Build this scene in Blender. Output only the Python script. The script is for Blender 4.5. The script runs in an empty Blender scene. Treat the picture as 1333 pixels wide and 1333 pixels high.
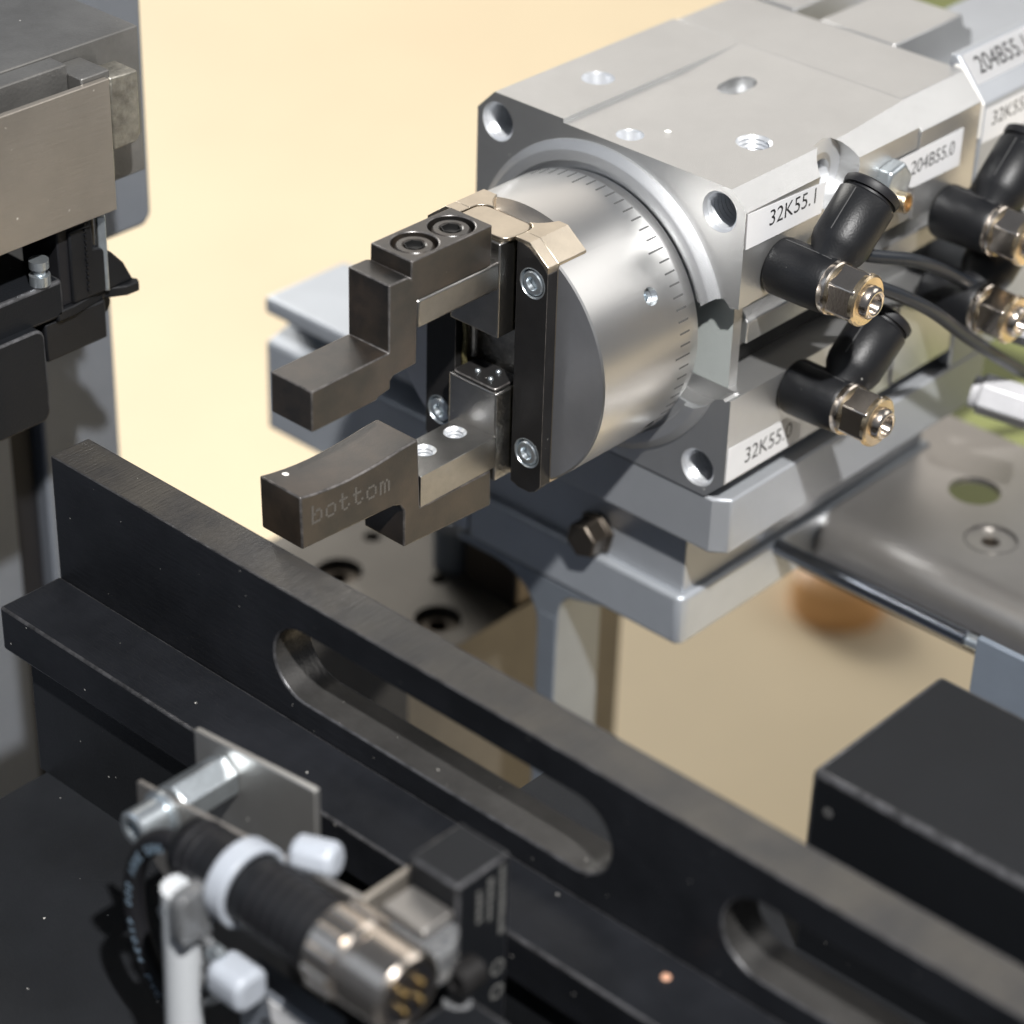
import bpy, bmesh, math, random
from mathutils import Vector, Matrix
random.seed(7)
S = 0.001                                   # all numbers below are millimetres
SC = bpy.context.scene
COL = SC.collection
PI = math.pi

# ------------------------------------------------------------------ camera, world, lamps, exposure
cd = bpy.data.cameras.new('camera'); cam = bpy.data.objects.new('camera', cd); COL.objects.link(cam)
RM = [[0.6759131, -0.7365037, 0.0265276], [-0.3811752, -0.38017, -0.8427195], [0.6307511, 0.5594935, -0.5376989]]
CP = [-342.6117, -283.7288, 232.7565]
cam.matrix_world = Matrix(((RM[0][0], -RM[1][0], -RM[2][0], CP[0]*S), (RM[0][1], -RM[1][1], -RM[2][1], CP[1]*S),
                           (RM[0][2], -RM[1][2], -RM[2][2], CP[2]*S), (0, 0, 0, 1)))
cd.sensor_width = 36; cd.lens = 3361.942/1333*36; cd.clip_start = 0.01; cd.clip_end = 20
cd.dof.use_dof = True; cd.dof.focus_distance = 0.468; cd.dof.aperture_fstop = cd.lens/8.2
SC.camera = cam
SC.cycles.caustics_reflective = False; SC.cycles.caustics_refractive = False
SC.view_settings.view_transform = 'Standard'; SC.view_settings.look = 'None'
SC.view_settings.exposure = 0.0; SC.view_settings.gamma = 1
w = bpy.data.worlds.new('World'); SC.world = w; w.use_nodes = True
w.node_tree.nodes['Background'].inputs[0].default_value = (.62, .68, .78, 1)
w.node_tree.nodes['Background'].inputs[1].default_value = .16

def lamp(name, d, dist, size, power, color, size_y=None, target=(0, 0, 0), shape='RECTANGLE'):
    l = bpy.data.lights.new(name, 'AREA'); l.energy = power; l.color = color; l.shape = shape; l.size = size
    if size_y: l.size_y = size_y
    o = bpy.data.objects.new(name, l); COL.objects.link(o)
    v = Vector(d).normalized(); t = Vector(target)*S
    o.location = t + v*dist; o.rotation_euler = (-v).to_track_quat('-Z', 'Y').to_euler()
    return o
lamp('spot_lamp', (-.37, -.52, .80), 1.15, .034, 25, (1, .985, .965), shape='DISK')
lamp('ceiling_panel', (.66, .60, .50), 2.0, 1.7, 6.0, (1, .92, .82), 1.2)
lamp('rear_panel', (.70, -.42, .58), 1.9, 1.2, 6.5, (1, .97, .93), 1.0)
lamp('window_light', (-.75, .45, .55), 1.8, 1.1, 1.4, (.72, .84, 1), .9)
lamp('rear_fill_light', (.25, .9, .75), 1.8, .9, 31, (1, .975, .92), .9, target=(420, 700, -250))  # added fill light that brightens the far bench surface

# ------------------------------------------------------------------ materials
M = {}
def mat(name, col, metal=0., rough=.5, var=0., vscale=60., bump=0., bscale=900., stretch=(1, 1, 1), rvar=0., dust=0., spec=.5,
        trans=0., aniso=0., tint=None, dscale=260., sss=0.):
    m = bpy.data.materials.new(name); m.use_nodes = True; nt = m.node_tree; N = nt.nodes; L = nt.links
    b = N['Principled BSDF']; b.inputs['Metallic'].default_value = metal; b.inputs['Roughness'].default_value = rough
    b.inputs['Base Color'].default_value = (*col, 1); b.inputs['Specular IOR Level'].default_value = spec
    b.inputs['Transmission Weight'].default_value = trans
    if sss: b.inputs['Subsurface Weight'].default_value = sss; b.inputs['Subsurface Radius'].default_value = (.002, .002, .002)
    tc = N.new('ShaderNodeTexCoord'); mp = N.new('ShaderNodeMapping'); mp.inputs['Scale'].default_value = stretch
    L.new(tc.outputs['Object'], mp.inputs['Vector'])
    src = None
    if var:
        n = N.new('ShaderNodeTexNoise'); n.inputs['Scale'].default_value = vscale; n.inputs['Detail'].default_value = 5
        n.inputs['Roughness'].default_value = .65; L.new(tc.outputs['Object'], n.inputs['Vector'])
        r = N.new('ShaderNodeValToRGB'); r.color_ramp.elements[0].position = .35; r.color_ramp.elements[1].position = .68
        t = tint or col
        r.color_ramp.elements[0].color = (*[c*(1-var) for c in col], 1); r.color_ramp.elements[1].color = (*[min(1, c*(1+var)) for c in t], 1)
        L.new(n.outputs['Fac'], r.inputs['Fac']); src = r.outputs['Color']
    if dust:
        v = N.new('ShaderNodeTexVoronoi'); v.inputs['Scale'].default_value = dscale*1.0; L.new(tc.outputs['Object'], v.inputs['Vector'])
        n2 = N.new('ShaderNodeTexNoise'); n2.inputs['Scale'].default_value = 3000; L.new(tc.outputs['Object'], n2.inputs['Vector'])
        sep = N.new('ShaderNodeSeparateColor'); L.new(v.outputs['Color'], sep.inputs[0])
        # a speck where the distance to the cell's centre is below a random small radius
        mu = N.new('ShaderNodeMath'); mu.operation = 'POWER'; L.new(sep.outputs[0], mu.inputs[0]); mu.inputs[1].default_value = 2.3
        m2 = N.new('ShaderNodeMath'); m2.operation = 'MULTIPLY'; L.new(mu.outputs[0], m2.inputs[0]); m2.inputs[1].default_value = .12*(dscale/260)**.5
        m3 = N.new('ShaderNodeMath'); m3.operation = 'MULTIPLY'; L.new(m2.outputs[0], m3.inputs[0]); L.new(n2.outputs['Fac'], m3.inputs[1])
        lt = N.new('ShaderNodeMath'); lt.operation = 'LESS_THAN'; L.new(v.outputs['Distance'], lt.inputs[0]); L.new(m3.outputs[0], lt.inputs[1])
        m4 = N.new('ShaderNodeMath'); m4.operation = 'MULTIPLY'; L.new(lt.outputs[0], m4.inputs[0]); m4.inputs[1].default_value = dust
        mx = N.new('ShaderNodeMix'); mx.data_type = 'RGBA'; L.new(m4.outputs[0], mx.inputs['Factor'])
        if src: L.new(src, mx.inputs[6])
        else: mx.inputs[6].default_value = (*col, 1)
        mx.inputs[7].default_value = (.62, .6, .56, 1); src = mx.outputs[2]
        if metal:
            ms = N.new('ShaderNodeMath'); ms.operation = 'MULTIPLY_ADD'; L.new(lt.outputs[0], ms.inputs[0]); ms.inputs[1].default_value = -metal
            ms.inputs[2].default_value = metal; L.new(ms.outputs[0], b.inputs['Metallic'])
    if src: L.new(src, b.inputs['Base Color'])
    if bump or rvar:
        n = N.new('ShaderNodeTexNoise'); n.inputs['Scale'].default_value = bscale; n.inputs['Detail'].default_value = 3
        L.new(mp.outputs[0], n.inputs['Vector'])
        if bump:
            bp = N.new('ShaderNodeBump'); bp.inputs['Strength'].default_value = bump; bp.inputs['Distance'].default_value = .0002
            L.new(n.outputs['Fac'], bp.inputs['Height']); L.new(bp.outputs[0], b.inputs['Normal'])
        if rvar:
            mr = N.new('ShaderNodeMapRange'); mr.inputs[3].default_value = rough-rvar; mr.inputs[4].default_value = rough+rvar
            L.new(n.outputs['Fac'], mr.inputs[0]); L.new(mr.outputs[0], b.inputs['Roughness'])
    M[name] = m; return m

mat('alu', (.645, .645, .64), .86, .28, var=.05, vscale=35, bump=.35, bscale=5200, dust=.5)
mat('alu_dull', (.46, .48, .51), .55, .46, var=.06, vscale=30, bump=.3, bscale=4200, dust=.4)  # duller, greyer aluminium finish than alu
mat('alu_side', (.64, .63, .61), .92, .40, var=.08, vscale=25, bump=.3, bscale=2600, stretch=(.15, 1, 1), dust=.5)
mat('drum', (.70, .695, .685), .97, .335, var=.03, vscale=40, bump=.05, bscale=4200, stretch=(1, .04, .04), rvar=.03)
mat('drum_face', (.60, .61, .64), .9, .42, var=.06, vscale=60, bump=.1, bscale=3000, dust=.4)
mat('bronze_steel', (.66, .58, .47), 1., .33, var=.12, vscale=90, bump=.12, bscale=2600, dust=.3)
mat('jaw_steel', (.45, .44, .425), 1., .30, var=.12, vscale=120, bump=.35, bscale=3800, dust=.5)
mat('cast_steel', (.52, .51, .49), 1., .33, var=.3, vscale=320, bump=1.0, bscale=1500, dust=.5)
mat('black_oxide', (.016, .015, .014), .08, .34, spec=1.0, var=.3, vscale=75, bump=.10, bscale=2600, tint=(.040, .029, .021), dust=.5)
mat('black_bar', (.022, .021, .021), .3, .38, var=.2, vscale=110, bump=.12, bscale=2600, dust=.7, dscale=420)
mat('bar_edge', (.30, .29, .28), 1., .35, bump=.2, bscale=2600)
mat('rail_black', (.008, .009, .0115), .0, .46, spec=.35, var=.22, vscale=38, bump=.4, bscale=1500, stretch=(1.6, .12, 1), tint=(.012, .013, .016), dust=.85, dscale=330)
mat('rail_top', (.042, .041, .042), .25, .38, spec=.9, var=.2, vscale=60, bump=.9, bscale=1400, stretch=(.12, 2.4, 1), tint=(.055, .05, .043), dust=.85, dscale=330)
mat('slot_inner', (.07, .068, .066), .6, .36, var=.25, vscale=80, bump=.35, bscale=1600, stretch=(1, .3, 1), dust=.9, dscale=480)
mat('black_box', (.008, .009, .011), .0, .50, spec=.26, var=.12, vscale=30, bump=.3, bscale=2200, dust=.35)
mat('base_black', (.009, .010, .012), .0, .5, var=.3, vscale=22, bump=.3, bscale=1500, dust=.8, dscale=240)
mat('zinc', (.70, .76, .80), .9, .28, var=.12, vscale=260, bump=.2, bscale=1800)
mat('thread', (.78, .80, .83), .65, .36, bump=.1, bscale=3000)
mat('dark_hole', (.012, .012, .012), .3, .5)
mat('grease', (.12, .105, .05), .4, .3, var=.6, vscale=700, bump=1., bscale=1300)
mat('nickel', (.74, .66, .58), 1., .22, var=.1, vscale=180, bump=.08, bscale=1800)
mat('brass', (.78, .63, .43), 1., .27, var=.12, vscale=260, bump=.25, bscale=1600)
mat('plastic', (.008, .0085, .010), 0., .43, var=.15, vscale=120, bump=.2, bscale=2400, dust=.6, dscale=300, spec=.38)
mat('plastic_dark', (.010, .010, .012), 0., .5, spec=.4)
mat('cable', (.018, .021, .026), 0., .33, bump=.2, bscale=1400, dust=.4)
mat('label_paper', (.74, .74, .75), 0., .42, var=.03, vscale=80)
mat('ink', (.02, .02, .022), 0., .5)
mat('mark_grey', (.10, .10, .10), .3, .5)
mat('engrave', (.135, .128, .12), .4, .5)
mat('alu_matte', (.62, .63, .645), .85, .47, var=.05, vscale=35, bump=.3, bscale=5200, dust=.5)
mat('core_white', (.60, .64, .62), .35, .42, var=.05, vscale=50, bump=.3, bscale=3000, dust=.6)
mat('steel_plate', (.44, .40, .35), .78, .38, var=.10, vscale=30, bump=.35, bscale=1100, stretch=(.12, 1, 1), rvar=.06, dust=.15)
mat('grey_block', (.24, .235, .225), .75, .44, var=.15, vscale=60, bump=.4, bscale=1500, dust=.8, dscale=300)
mat('key_steel', (.40, .38, .33), .9, .45, var=.35, vscale=260, bump=.9, bscale=900, dust=.3)
mat('column_grey', (.22, .24, .275), .5, .5, var=.05)
mat('stainless', (.42, .40, .38), .85, .36, var=.08, vscale=18, bump=.1, bscale=900, rvar=.05)
mat('rod_steel', (.30, .32, .36), 1., .24, bump=.1, bscale=1200)
mat('blue_alu', (.33, .38, .45), .6, .5, var=.05)
mat('leg_alu', (.27, .30, .34), .6, .45, var=.05)
mat('extrusion', (.46, .49, .53), .55, .45, var=.05)
mat('block_brown', (.14, .13, .115), .6, .45, var=.1)
mat('table_beige', (.82, .675, .455), 0., .55, var=.05, vscale=5)
mat('floor_dark', (.125, .14, .175), 0., .6, var=.1, vscale=4)
mat('green_mat', (.22, .24, .085), 0., .6, var=.08, vscale=6)
mat('orange', (.72, .40, .17), 0., .4)
mat('white_nylon', (.40, .43, .48), 0., .35, var=.06, vscale=150, sss=.2)
mat('tube_plastic', (.74, .77, .80), 0., .16, trans=.25, spec=.8)
mat('clear_tube', (.80, .82, .85), 0., .10, trans=.85, spec=.7)
mat('bolt_dark', (.10, .085, .07), .9, .4)
mat('chip_white', (.9, .88, .84), 0., .5)
mat('edge_wear', (.085, .085, .09), .5, .38, var=.5, vscale=420)
mat('edge_light', (.16, .15, .145), .6, .34, var=.5, vscale=420)
mat('copper_chip', (.75, .42, .28), .3, .5)
mat('gold', (.95, .66, .28), 1., .25)
mat('print_blue', (.34, .46, .58), 0., .5)
mat('print_grey', (.13, .13, .125), 0., .5)
mat('white_hex', (.62, .62, .64), .2, .3, var=.1, vscale=90)

# ------------------------------------------------------------------ helpers
ORG = {}
def root(name, label, cat, loc=(0, 0, 0), group=None, kind=None):
    o = bpy.data.objects.new(name, None); COL.objects.link(o); o.location = Vector(loc)*S; o.empty_display_size = .005
    o['label'] = label
    if cat: o['category'] = cat
    if group: o['group'] = group
    if kind: o['kind'] = kind
    ORG[o.name] = Vector(loc); return o
def tag(o, label, cat, group=None, kind=None):
    o['label'] = label
    if cat: o['category'] = cat
    if group: o['group'] = group
    if kind: o['kind'] = kind
    return o
def obj(name, bm, m, parent=None, bevel=0., seg=2, smooth=None, loc=None):
    """bm is in millimetres, world coordinates; linked as ONE mesh object under parent"""
    bmesh.ops.recalc_face_normals(bm, faces=bm.faces)
    o_ = ORG.get(parent.name, Vector()) if parent else Vector(loc or (0, 0, 0))
    for v in bm.verts: v.co = (v.co - o_)*S
    me = bpy.data.meshes.new(name); bm.to_mesh(me); bm.free()
    me.materials.append(M[m] if isinstance(m, str) else m)
    o = bpy.data.objects.new(name, me); COL.objects.link(o); ORG[o.name] = o_
    if parent: o.parent = parent
    else: o.location = o_*S
    if bevel:
        b = o.modifiers.new('bevel', 'BEVEL'); b.width = bevel*S; b.segments = seg; b.limit_method = 'ANGLE'; b.angle_limit = math.radians(38)
        b.harden_normals = False
    for p in me.polygons: p.use_smooth = True
    if smooth is not False:
        md = me
        try: md.set_sharp_from_angle(angle=math.radians(smooth or 32))
        except Exception: pass
    return o
def cut(o, cutters):
    """subtract bmesh cutters (world mm) from o at build time"""
    o_ = ORG[o.name]
    for c in cutters:
        bmesh.ops.recalc_face_normals(c, faces=c.faces)
        for v in c.verts: v.co = (v.co - o_)*S
        me = bpy.data.meshes.new('tmp'); c.to_mesh(me); c.free()
        t = bpy.data.objects.new('tmp', me); COL.objects.link(t)
        t.matrix_world = Matrix.Translation(o_*S) if not o.parent or True else t.matrix_world
        md = o.modifiers.new('bool', 'BOOLEAN'); md.operation = 'DIFFERENCE'; md.solver = 'EXACT'; md.object = t
        # keep boolean before bevel
        keep = [(x.type, x) for x in o.modifiers if x.type == 'BEVEL']
        for _, x in keep: x.show_viewport = False
        bpy.context.view_layer.update()
        dg = bpy.context.evaluated_depsgraph_get()
        nm = bpy.data.meshes.new_from_object(o.evaluated_get(dg))
        o.modifiers.remove(md); o.data = nm
        for _, x in keep: x.show_viewport = True
        bpy.data.objects.remove(t); bpy.data.meshes.remove(me)
    for p in o.data.polygons: p.use_smooth = True
    try: o.data.set_sharp_from_angle(angle=math.radians(32))
    except Exception: pass
    return o
def B(): return bmesh.new()
def box(x0, x1, y0, y1, z0, z1, bm=None):
    bm = bm or B(); r = bmesh.ops.create_cube(bm, size=1)
    for v in r['verts']: v.co = Vector(((x0+x1)/2+v.co.x*(x1-x0), (y0+y1)/2+v.co.y*(y1-y0), (z0+z1)/2+v.co.z*(z1-z0)))
    return bm
def prism(pts, axis, a, b, bm=None):
    """pts: 2D outline in the two other axes (in order x,y,z)"""
    bm = bm or B(); n = len(pts)
    def P(p, t): return {'x': (t, p[0], p[1]), 'y': (p[0], t, p[1]), 'z': (p[0], p[1], t)}[axis]
    A = [bm.verts.new(P(p, a)) for p in pts]; C = [bm.verts.new(P(p, b)) for p in pts]
    bm.faces.new(A); bm.faces.new(C[::-1])
    for i in range(n): bm.faces.new((A[i], C[i], C[(i+1) % n], A[(i+1) % n]))
    return bm
def basis(d):
    d = Vector(d).normalized(); u = d.cross(Vector((0, 0, 1)))
    if u.length < .05: u = d.cross(Vector((0, 1, 0)))
    u.normalize(); return d, u, d.cross(u)
def lathe(c, d, prof, seg=48, bm=None, rot=0., closed=False, a0=0., a1=2*PI):
    """prof: (distance along d, radius); revolved round the axis through c; ends capped by radius 0 points"""
    bm = bm or B(); d, u, v = basis(d); c = Vector(c); rings = []
    full = abs(a1-a0-2*PI) < 1e-6
    n = seg if full else seg+1
    for t, r in prof:
        if r < 1e-6: rings.append([bm.verts.new(c+d*t)])
        else: rings.append([bm.verts.new(c+d*t+(u*math.cos(rot+a0+(a1-a0)*k/seg)+v*math.sin(rot+a0+(a1-a0)*k/seg))*r) for k in range(n)])
    if closed: rings.append(rings[0])
    for R0, R1 in zip(rings, rings[1:]):
        for k in range(seg):
            j = (k+1) % n
            if len(R0) == 1 and len(R1) == 1: continue
            if len(R0) == 1: bm.faces.new((R0[0], R1[k], R1[j]))
            elif len(R1) == 1: bm.faces.new((R0[k], R1[0], R0[j]))
            else: bm.faces.new((R0[k], R1[k], R1[j], R0[j]))
    return bm
def cyl(c, d, r, l, seg=40, bm=None, ch=0., rot=0.):
    if ch: pr = [(0, 0), (0, r-ch), (ch, r), (l-ch, r), (l, r-ch), (l, 0)]
    else: pr = [(0, 0), (0, r), (l, r), (l, 0)]
    return lathe(c, d, pr, seg, bm, rot)
def tube(pts, r, seg=14, bm=None, sub=8):
    """smooth tube through points (Catmull-Rom)"""
    bm = bm or B(); P = [Vector(p) for p in pts]; Q = []
    E = [P[0]*2-P[1]] + P + [P[-1]*2-P[-2]]
    for i in range(1, len(E)-2):
        for k in range(sub):
            t = k/sub; a, b_, c, d = E[i-1], E[i], E[i+1], E[i+2]
            Q.append(.5*((2*b_)+(c-a)*t+(2*a-5*b_+4*c-d)*t*t+(3*b_-a-3*c+d)*t**3))
    Q.append(P[-1]); rings = []; up = None
    for i, q in enumerate(Q):
        d = (Q[min(i+1, len(Q)-1)]-Q[max(i-1, 0)]).normalized()
        if up is None: up = basis(d)[1]
        up = (up - d*up.dot(d)).normalized(); v = d.cross(up)
        rings.append([bm.verts.new(q+(up*math.cos(2*PI*k/seg)+v*math.sin(2*PI*k/seg))*r) for k in range(seg)])
    for R0, R1 in zip(rings, rings[1:]):
        for k in range(seg): bm.faces.new((R0[k], R1[k], R1[(k+1) % seg], R0[(k+1) % seg]))
    bm.faces.new(rings[0][::-1]); bm.faces.new(rings[-1]); return bm
def text_bm(s, w, h, condense=None):
    """flat text fitted to w x h mm, in local XY, returned as a bmesh with origin bottom-left"""
    c = bpy.data.curves.new('t', 'FONT'); c.body = s; c.size = 1; t = bpy.data.objects.new('t', c); COL.objects.link(t)
    bpy.context.view_layer.update()
    me = bpy.data.meshes.new_from_object(t.evaluated_get(bpy.context.evaluated_depsgraph_get()))
    bpy.data.objects.remove(t); bm = B(); bm.from_mesh(me); bpy.data.meshes.remove(me)
    xs = [v.co.x for v in bm.verts]; ys = [v.co.y for v in bm.verts]
    x0, x1, y0, y1 = min(xs), max(xs), min(ys), max(ys)
    for v in bm.verts: v.co = Vector(((v.co.x-x0)/(x1-x0)*w, (v.co.y-y0)/(y1-y0)*h, 0))
    return bm
def put(bm, o, ex, ey, off=0.):
    """map local XY of bm onto the plane through o spanned by ex, ey (unit vectors)"""
    ex = Vector(ex).normalized(); ey = Vector(ey).normalized(); n = ex.cross(ey); o = Vector(o)
    for v in bm.verts: v.co = o + ex*v.co.x + ey*v.co.y + n*(off+v.co.z)
    return bm
def oct_(y0, y1, z0, z1, c): return [(y0+c, z0), (y1-c, z0), (y1, z0+c), (y1, z1-c), (y1-c, z1), (y0+c, z1), (y0, z1-c), (y0, z0+c)]
def thread(c, d, r, l, pitch=1.05, depth=.6, seg=36):
    """visible inside of a tapped hole: a ribbed sleeve, chamfered mouth, dark bottom"""
    pr = [(0.02, r), (.55, r-.55)]; t = .55
    while t < l: pr += [(t+pitch*.5, r-.55+depth*.5), (t+pitch, r-.55)]; t += pitch
    pr += [(l+.6, r-.9), (l+1.2, 0)]
    return lathe(c, d, pr, seg)
def rr(x0, x1, y0, y1, r, n=5):
    out = []
    for cx, cy, a in ((x1-r, y1-r, 0), (x0+r, y1-r, 90), (x0+r, y0+r, 180), (x1-r, y0+r, 270)):
        for k in range(n+1):
            t = math.radians(a+90*k/n); out.append((cx+r*math.cos(t), cy+r*math.sin(t)))
    return out

# ------------------------------------------------------------------ setting: bench top far below
o = tag(obj('table', box(-45, 1900, -900, 2100, -262, -250), 'table_beige'), 'pale beige bench surface far below and behind the machine', None, kind='structure')
tag(obj('floor', box(-2500, 2500, -2500, 2500, -702, -700), 'floor_dark'), 'dark floor far below the bench', None, kind='structure')
gm = prism([(1650, 1290), (1650, 50), (272, 50), (312, 85), (690, 430)], 'z', -249.9, -245)
tag(obj('machine_mat', gm, 'green_mat', loc=(700, 0, -250)), 'olive green mat on the bench behind and below the bent steel bracket', 'mat')
oc = root('orange_cap', 'blurred orange cap on the bench below the round rod', 'cap', (256, 103, -250))
obj('cap_body', lathe((256, 103, -250), (0, 0, 1), [(0, 0), (0, 15), (6, 16), (14, 14), (17, 9), (18, 0)], 32), 'orange', oc)
obj('cap_hole', cyl((256, 103, -231.9), (0, 0, 1), 4, 1, 24), 'dark_hole', oc)

# ------------------------------------------------------------------ rotary actuator body
AC = (0, -.6)          # axis of the drum in (y, z)
ra = root('rotary_actuator', 'silver square aluminium rotary housing with graduated round drum on its front', 'actuator', (35, 0, -33.2))
body = obj('body', prism(oct_(-34, 32.4, -33.2, 33.3, 4.4), 'x', 0, 54.2), 'alu', ra, bevel=.35)
wavy_u = [(-18, 7.9), (-22, 7.8), (-25, 7.7), (-26.6, 7.9), (-28, 9.2), (-29.2, 10.1), (-30.6, 10.2), (-31.6, 9.3), (-32.3, 8.8), (-33.2, 9.2), (-36, 9.5)]
wavy_l = [(-36, -10.2), (-33.4, -10.3), (-32.8, -10.9), (-32.2, -10.5), (-30.4, -11.2), (-28.8, -13.1), (-26.6, -14.1), (-24.5, -14.2), (-22, -13.9), (-18, -13.6)]
def notch(): return prism(wavy_u+wavy_l, 'x', -8, 3.5)
cutters = [notch(),
    box(3.4, 6.2, -40, -30.6, -10.2, 9.4), box(6, 54.3, -40, -25, -10.2, 9.4),
    prism([(-1, 32.5), (34, 32.5), (56, 33.36), (56, 40), (-1, 40)], 'y', -40, 10.3),
    cyl((19.4, 18.5, 20), (0, 0, 1), 3.3, 30, 40), cyl((4.9, -2.1, 20), (0, 0, 1), 2.7, 30, 36), cyl((19.1, -20.5, 20), (0, 0, 1), 3.5, 30, 40),
    prism([(37.6+3.1*math.cos(a)*1.15+(1.2 if math.cos(a) > 0 else -1.2), -1.8+2.9*math.sin(a)) for a in [2*PI*k/36 for k in range(36)]], 'z', 26, 50),
    cyl((28.4, -29.3, 26.6), (0, -1, 0), 6.5, 9, 48), cyl((28.4, -22, 25.6), (0, -1, 0), 3.3, 12, 36)]
for y, z in ((27, 27.4), (-28, 27.2), (-27.4, -27.6), (27, -27.6)): cutters.append(cyl((-3, y, z), (1, 0, 0), 4.0, 17, 40))
cut(body, cutters)
for y, z in ((27, 27.4), (-28, 27.2), (-27.4, -27.6), (27, -27.6)):
    obj('threaded_hole', thread((0.02, y, z), (1, 0, 0), 4.0, 10), 'thread', ra)
obj('threaded_hole', thread((19.1, -20.5, 32.46), (0, 0, -1), 3.5, 9, .9), 'thread', ra)
obj('through_hole', lathe((19.4, 18.5, 33.28), (0, 0, -1), [(0, 3.3), (.8, 2.9), (9, 2.8), (9, 0)], 36), 'thread', ra)
obj('through_hole', lathe((4.9, -2.1, 32.46), (0, 0, -1), [(0, 2.7), (.5, 2.4), (9, 2.3), (9, 0)], 36), 'thread', ra)
obj('groove', box(7, 75, -25.3, -25.02, -10.1, -7.0), 'dark_hole', ra)
obj('slot_lit_fill', prism([(37.6+2.9*math.cos(a)+(1.2 if math.cos(a) > 0 else -1.2), -1.8+2.6*math.sin(a)) for a in [2*PI*k/36 for k in range(36)]], 'z', 26.1, 29.2), 'thread', ra, bevel=.1)  # bright insert: the lit inside of the slot is put into its colour
obj('port', lathe((28.4, -29.35, 26.6), (0, 1, 0), [(0, 6.48), (.05, 3.6), (.6, 3.3), (6, 3.2), (6, 0)], 48), 'thread', ra)
rb = obj('rear_body', prism(oct_(-34.5, 32.4, -33.2, 33.28, 5.2), 'x', 54.3, 75.2), 'alu', ra, bevel=.12)
cut(rb, [box(54, 76, -40, -26, -10.2, 9.4)])
obj('core_face', box(3.45, 6.1, -30.5, 0, -10.1, 9.3), 'core_white', ra)
obj('guide_rib', prism([(-25.1, 4.6), (-28.6, 4.6), (-30.6, 2.2), (-30.6, -2.3), (-25.1, -2.3)], 'x', 8, 75), 'alu', ra, bevel=.3)
# collar round the drum
cp = [(0.2, 31.7), (-.4, 31.6), (-1.5, 30.3), (-1.7, 30.0), (-1.75, 29.9), (-1.75, 27.9), (-.6, 27.6), (-.6, 10), (0.2, 10)]
col_ = obj('collar', lathe((0, *AC), (1, 0, 0), cp, 128, closed=True), 'alu_matte', ra)
cut(col_, [notch()])
# drum
Rd = 27.1
drum = obj('drum', lathe((0, *AC), (1, 0, 0), [(-1, 0), (-1, 26), (-4.3, 26), (-4.35, Rd-.25), (-4.6, Rd), (-28.9, Rd), (-29.2, Rd-.35), (-29.2, 0)], 160), 'drum', ra)
cut(drum, [box(-31, -22, -15.05, 15.05, -40, 40), cyl((-12.9, -Rd*1.1*math.cos(math.radians(30)), -.6+Rd*1.1*math.sin(math.radians(30))), (0, math.cos(math.radians(30)), -math.sin(math.radians(30))), 1.75, 8, 28),
    cyl((-8.9, -Rd*1.1*math.cos(math.radians(-37)), -.6+Rd*1.1*math.sin(math.radians(-37))), (0, math.cos(math.radians(-37)), -math.sin(math.radians(-37))), 1.5, 8, 28)])
drum.data.materials.append(M['drum_face'])
for p in drum.data.polygons:
    if abs(p.normal.x) > .9: p.material_index = 1
for a, x in ((30, -12.9), (-37, -8.9)):
    a = math.radians(a); obj('set_screw', lathe((x, -(Rd-1.6)*math.cos(a), -.6+(Rd-1.6)*math.sin(a)), (0, math.cos(a), -math.sin(a)), [(0, 1.7), (0, .8), (1.2, .7), (1.2, 0)], 24), 'zinc' if x < -10 else 'dark_hole', drum)
tickme = None
for k in range(-9, 24):
    a = math.radians(5*k); long = k % 9 == 0
    l = 4.1 if long else 2.75
    bm = box(-4.75-l, -4.75, -.17, .17, -.06, .035)
    Rm = Matrix.Rotation(PI/2 - a, 3, 'X')     # local +Z to radial direction (0,-cos a, sin a)
    for v in bm.verts:
        p = Vector((v.co.x, v.co.y, 0)); rad = Vector((0, -math.cos(a), math.sin(a))); tan = Vector((0, math.sin(a), math.cos(a)))
        v.co = Vector((v.co.x, AC[0], AC[1])) + rad*(Rd+v.co.z) + tan*v.co.y
    obj('scale_mark', bm, 'mark_grey', drum)
tag(obj('chip', lathe((11.2, -6.1, 32.51), (0, 0, 1), [(0, 0), (0, .75), (.2, .4), (.25, 0)], 6), 'chip_white'), 'small white chip lying on top of the rotary module', 'chip')
# adhesive labels
def label(nm_parent, pts, y, txt, tx, tz, w, h, t=.12):
    bm = prism(pts, 'y', y-t, y-.01); lb = obj('adhesive_label', bm, 'label_paper', nm_parent)
    tb = put(text_bm(txt, w, h), (tx, y-t, tz), (1, 0, 0), (0, 0, 1), .015)
    obj('lettering', tb, 'ink', lb)
label(ra, [(.4, 28.6), (24.2, 27.4), (23.5, 21.1), (.6, 21.4)], -34, '32K55.1', 7.2, 23.95, 14.0, 3.2)
label(ra, [(-.02+.4, -20.9), (19, -21.7), (23.8, -25), (23.8, -28.6), (.4, -28.4)], -34, '32K55.0', 6.0, -26.4, 14.8, 3.4)
label(ra, [(46, 24.4), (69.4, 24.3), (69.4, 16.2), (53.2, 16.6), (49.5, 18.2)], -34.5, '204B55.0', 52.0, 19.5, 14.8, 3.0)
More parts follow.
